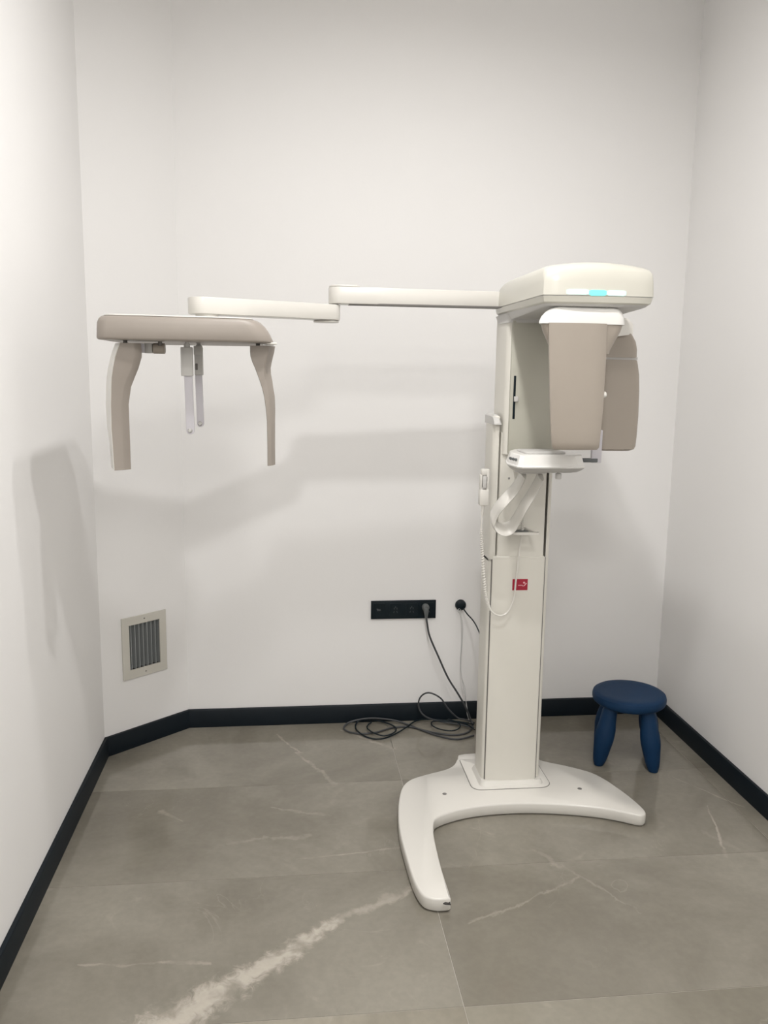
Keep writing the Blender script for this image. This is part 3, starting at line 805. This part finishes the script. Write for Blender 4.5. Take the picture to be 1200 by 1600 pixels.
# ------------------------------------------------------------------ air grille in the angled wall
vg = empty('air_vent', CM @ Vector(((VU0+VU1)/2, 0, VZ0)), 'square off-white air vent with vertical slats on the angled corner wall', 'vent')
u0, u1, z0, z1 = .092, .300, .298, .560
bm = bmesh.new()
for a_ in ((u0, VU0+.002, z0, z1), (VU1-.002, u1, z0, z1), (VU0-.001, VU1+.001, z0, VZ0+.002), (VU0-.001, VU1+.001, VZ1-.002, z1)):
    add_box(bm, a_[0], a_[1], -.008, -.0004, a_[2], a_[3], bev=.0008, seg=1, mtx=CM)
link('frame', bm, 'vent', vg)
bm = bmesh.new()
for a_ in ((VU0, VU0+.002, .0, .09, VZ0, VZ1), (VU1-.002, VU1, .0, .09, VZ0, VZ1), (VU0, VU1, .0, .09, VZ0, VZ0+.002), (VU0, VU1, .0, .09, VZ1-.002, VZ1), (VU0, VU1, .09, .094, VZ0, VZ1)):
    add_box(bm, *a_, mtx=CM)
link('duct', bm, 'duct', vg)
for k in range(8):
    u = VU0+.010+k*(VU1-VU0-.014)/7
    bm = bmesh.new()
    L0 = Matrix.Translation((u, .010, 0)) @ Matrix.Rotation(math.radians(18), 4, 'Z')
    add_box(bm, -.0009, .0009, -.011, .014, VZ0+.002, VZ1-.002, mtx=CM @ L0)
    add_box(bm, -.0018, .0018, -.0125, -.010, VZ0+.002, VZ1-.002, bev=.0008, seg=1, mtx=CM @ L0)
    link('slat', bm, 'slat', vg)
for z in ((VZ1+z1)/2, (VZ0+z0)/2):
    P = CM @ Vector(((VU0+VU1)/2, -.008, z))
    link('screw', lathe(P, [(.0032, 0), (.0028, .0012)], 12, CN), 'seam', vg)

# ------------------------------------------------------------------ black socket strip on the back wall
o0, o1 = at(579.5, 951, YB), at(680.5, 953, YB)
ozt, ozb = .5625, .4795
px0, px1 = o0.x, o1.x
so = empty('socket_panel', ((px0+px1)/2, YB, ozb), 'wide black four-module power socket panel on the back wall', 'socket')
link('face_plate', box(px0, px1, YB-.009, YB-.0003, ozb, ozt, bev=.0015), 'black', so)
mw = (px1-px0)/4
for k in range(4):
    mx = px0+mw*(k+.5); mz = (ozb+ozt)/2
    md = link('module', box(mx-.026, mx+.026, YB-.0105, YB-.0085, mz-.030, mz+.030, bev=.0006, seg=1), 'black', so)
    if k == 0:
        link('network_port', box(mx-.010, mx+.006, YB-.0112, YB-.010, mz-.004, mz+.004), 'blackm', md)
        link('marking', box(mx-.012, mx-.004, YB-.0110, YB-.0100, mz+.004, mz+.006), 'plug', md)
    else:
        for dx, dz, rot in ((0, .012, 0), (-.007, -.010, 20), (.007, -.010, -20), (-.006, .006, 0), (.006, .006, 0)):
            mt = Matrix.Translation((mx+dx, YB-.0108, mz+dz)) @ Matrix.Rotation(math.radians(rot), 4, 'Y')
            link('pin_hole', box(-.0013, .0013, -.0006, .0006, -.004, .004, mtx=mt), 'blackm', md)

# thick dark power cable from the panel to the coil
def c6(x, y, Y=None, lift=0.0):
    px, py = 520+x/3.333, 900+y/3.333
    if Y is not None: return at(px, py, Y)
    P = atz(px, py, .006+lift)
    if P.y > 3.60: P = at(px, py, 3.60)
    P.z = max(P.z, .006); return P
pc = empty('power_cable', at(665, 955, 3.62), 'thick dark grey power cable plugged into the wide black socket panel, slack coiled on floor', 'cable')
pg = c6(487, 170, 3.60)
bm = bmesh.new()
add_lathe(bm, (pg.x, YB-.010, pg.z), [(.016, 0), (.017, .010), (.014, .022), (.010, .027)], 20, (0, -1, 0))
add_tube(bm, [Vector((pg.x, YB-.030, pg.z)), Vector((pg.x, YB-.034, pg.z-.012)), Vector((pg.x+.001, YB-.032, pg.z-.03)), Vector((pg.x+.002, YB-.03, pg.z-.046))], [.011, .012, .009, .006], 12)
link('plug', bm, 'plug', pc)
s0_ = Vector((pg.x+.002, YB-.03, pg.z-.042))
c1 = [s0_, c6(492, 250, 3.605), c6(505, 315, 3.60), c6(550, 420, 3.59), c6(600, 530, 3.58), c6(650, 610, 3.575), c6(690, 680, 3.565), c6(715, 740, 3.56), c6(728, 780), c6(700, 815), c6(620, 828), c6(500, 810), c6(400, 785), c6(310, 790), c6(220, 815), c6(130, 820), c6(70, 805), c6(60, 783), c6(100, 757), c6(200, 741), c6(320, 752), c6(400, 777), c6(470, 805), c6(560, 835), c6(650, 850), c6(735, 830)]
link('cord', tube(catmull(c1, 6, False), .0042, 8), 'cable', pc)
pc2 = empty('loose_cable', c6(300, 830), 'thinner dark cable lying in overlapping loops on the floor beside the column foot', 'cable')
c2 = [c6(738, 765), c6(690, 748, None, .02), c6(650, 738, 3.57), c6(600, 690, 3.56), c6(560, 635, 3.56), c6(500, 608, 3.57), c6(457, 630, 3.58), c6(447, 680, 3.585), c6(480, 730, 3.57), c6(560, 758, None, .008), c6(650, 772, None, .008), c6(735, 790, None, .008)]
link('cord', tube(catmull(c2, 6, False), .0036, 8), 'cable', pc2)
pc3 = empty('black_cable', c6(200, 780), 'black cable in two tight oval loops at left end of the cable pile', 'cable')
c3 = [c6(735, 772, None, .008), c6(640, 757, None, .006), c6(540, 748, None, .006), c6(440, 752, None, .006), c6(380, 790, None, .008), c6(320, 825, None, .004), c6(250, 848), c6(180, 840), c6(125, 803, None, .006), c6(122, 768, None, .006), c6(160, 747), c6(250, 757, None, .005), c6(318, 782, None, .008), c6(325, 810, None, .008), c6(270, 832, None, .009), c6(210, 815, None, .010), c6(178, 787, None, .010), c6(200, 762, None, .010)]
link('cord', tube(catmull(c3, 6, False), .0034, 8), 'black', pc3)
pc4 = empty('short_cable', c6(600, 790), 'short black cable loop nearest the column foot in the cable pile', 'cable')
c4_ = [c6(738, 800, None, .010), c6(690, 770, None, .012), c6(600, 757, None, .012), c6(525, 757, None, .012), c6(515, 775, None, .012), c6(555, 797, None, .012), c6(620, 806, None, .012), c6(660, 790, None, .014), c6(655, 765, None, .016), c6(600, 745, None, .018)]
link('cord', tube(catmull(c4_, 6, False), .003, 8), 'black', pc4)

# round cable outlet
g = at(719.5, 945, YB)
rg = empty('cable_outlet', (g.x, YB, g.z), 'round black cable outlet on the back wall left of the column', 'outlet')
link('cover', lathe((g.x, YB-.0003, g.z), [(.025, 0), (.025, .004), (.022, .012), (.014, .017), (.004, .018)], 28, (0, -1, 0)), 'black', rg)
w1 = [Vector((g.x+.002, YB-.012, g.z-.012)), c6(665, 185, 3.62), c6(676, 250, 3.615), c6(674, 340, 3.61), c6(667, 440, 3.61), c6(670, 520, 3.605), c6(690, 590, 3.60), c6(694, 660, 3.585), c6(700, 720, 3.58), c6(715, 765)]
w2 = [Vector((g.x-.004, YB-.012, g.z-.010)), c6(650, 182, 3.61), c6(662, 200, 3.615), c6(670, 250, 3.615), c6(671, 340, 3.612), c6(664, 450, 3.61), c6(672, 530, 3.605), c6(688, 620, 3.60), c6(700, 690, 3.585), c6(712, 740, 3.575), c6(730, 775)]
thin = empty('thin_wire', Vector((g.x, YB-.012, g.z-.012)), 'pair of thin pale grey wires hanging from the round black outlet', 'wire')
for q in (w1, w2): link('strand', tube(catmull(q, 5, False), .0014, 6), 'wire', thin)
bk = empty('outlet_cable', Vector((g.x+.01, YB-.014, g.z-.01)), 'short black cable curving from the round outlet behind the column', 'cable')
w3 = [Vector((g.x+.008, YB-.015, g.z-.010)), c6(700, 198, 3.60), c6(725, 225, 3.57), c6(745, 255, 3.52), c6(760, 287, 3.45), at(757, 1005, 3.30), at(775, 1020, 3.16)]
link('cord', tube(catmull(w3, 5, False), .0030, 8), 'black', bk)
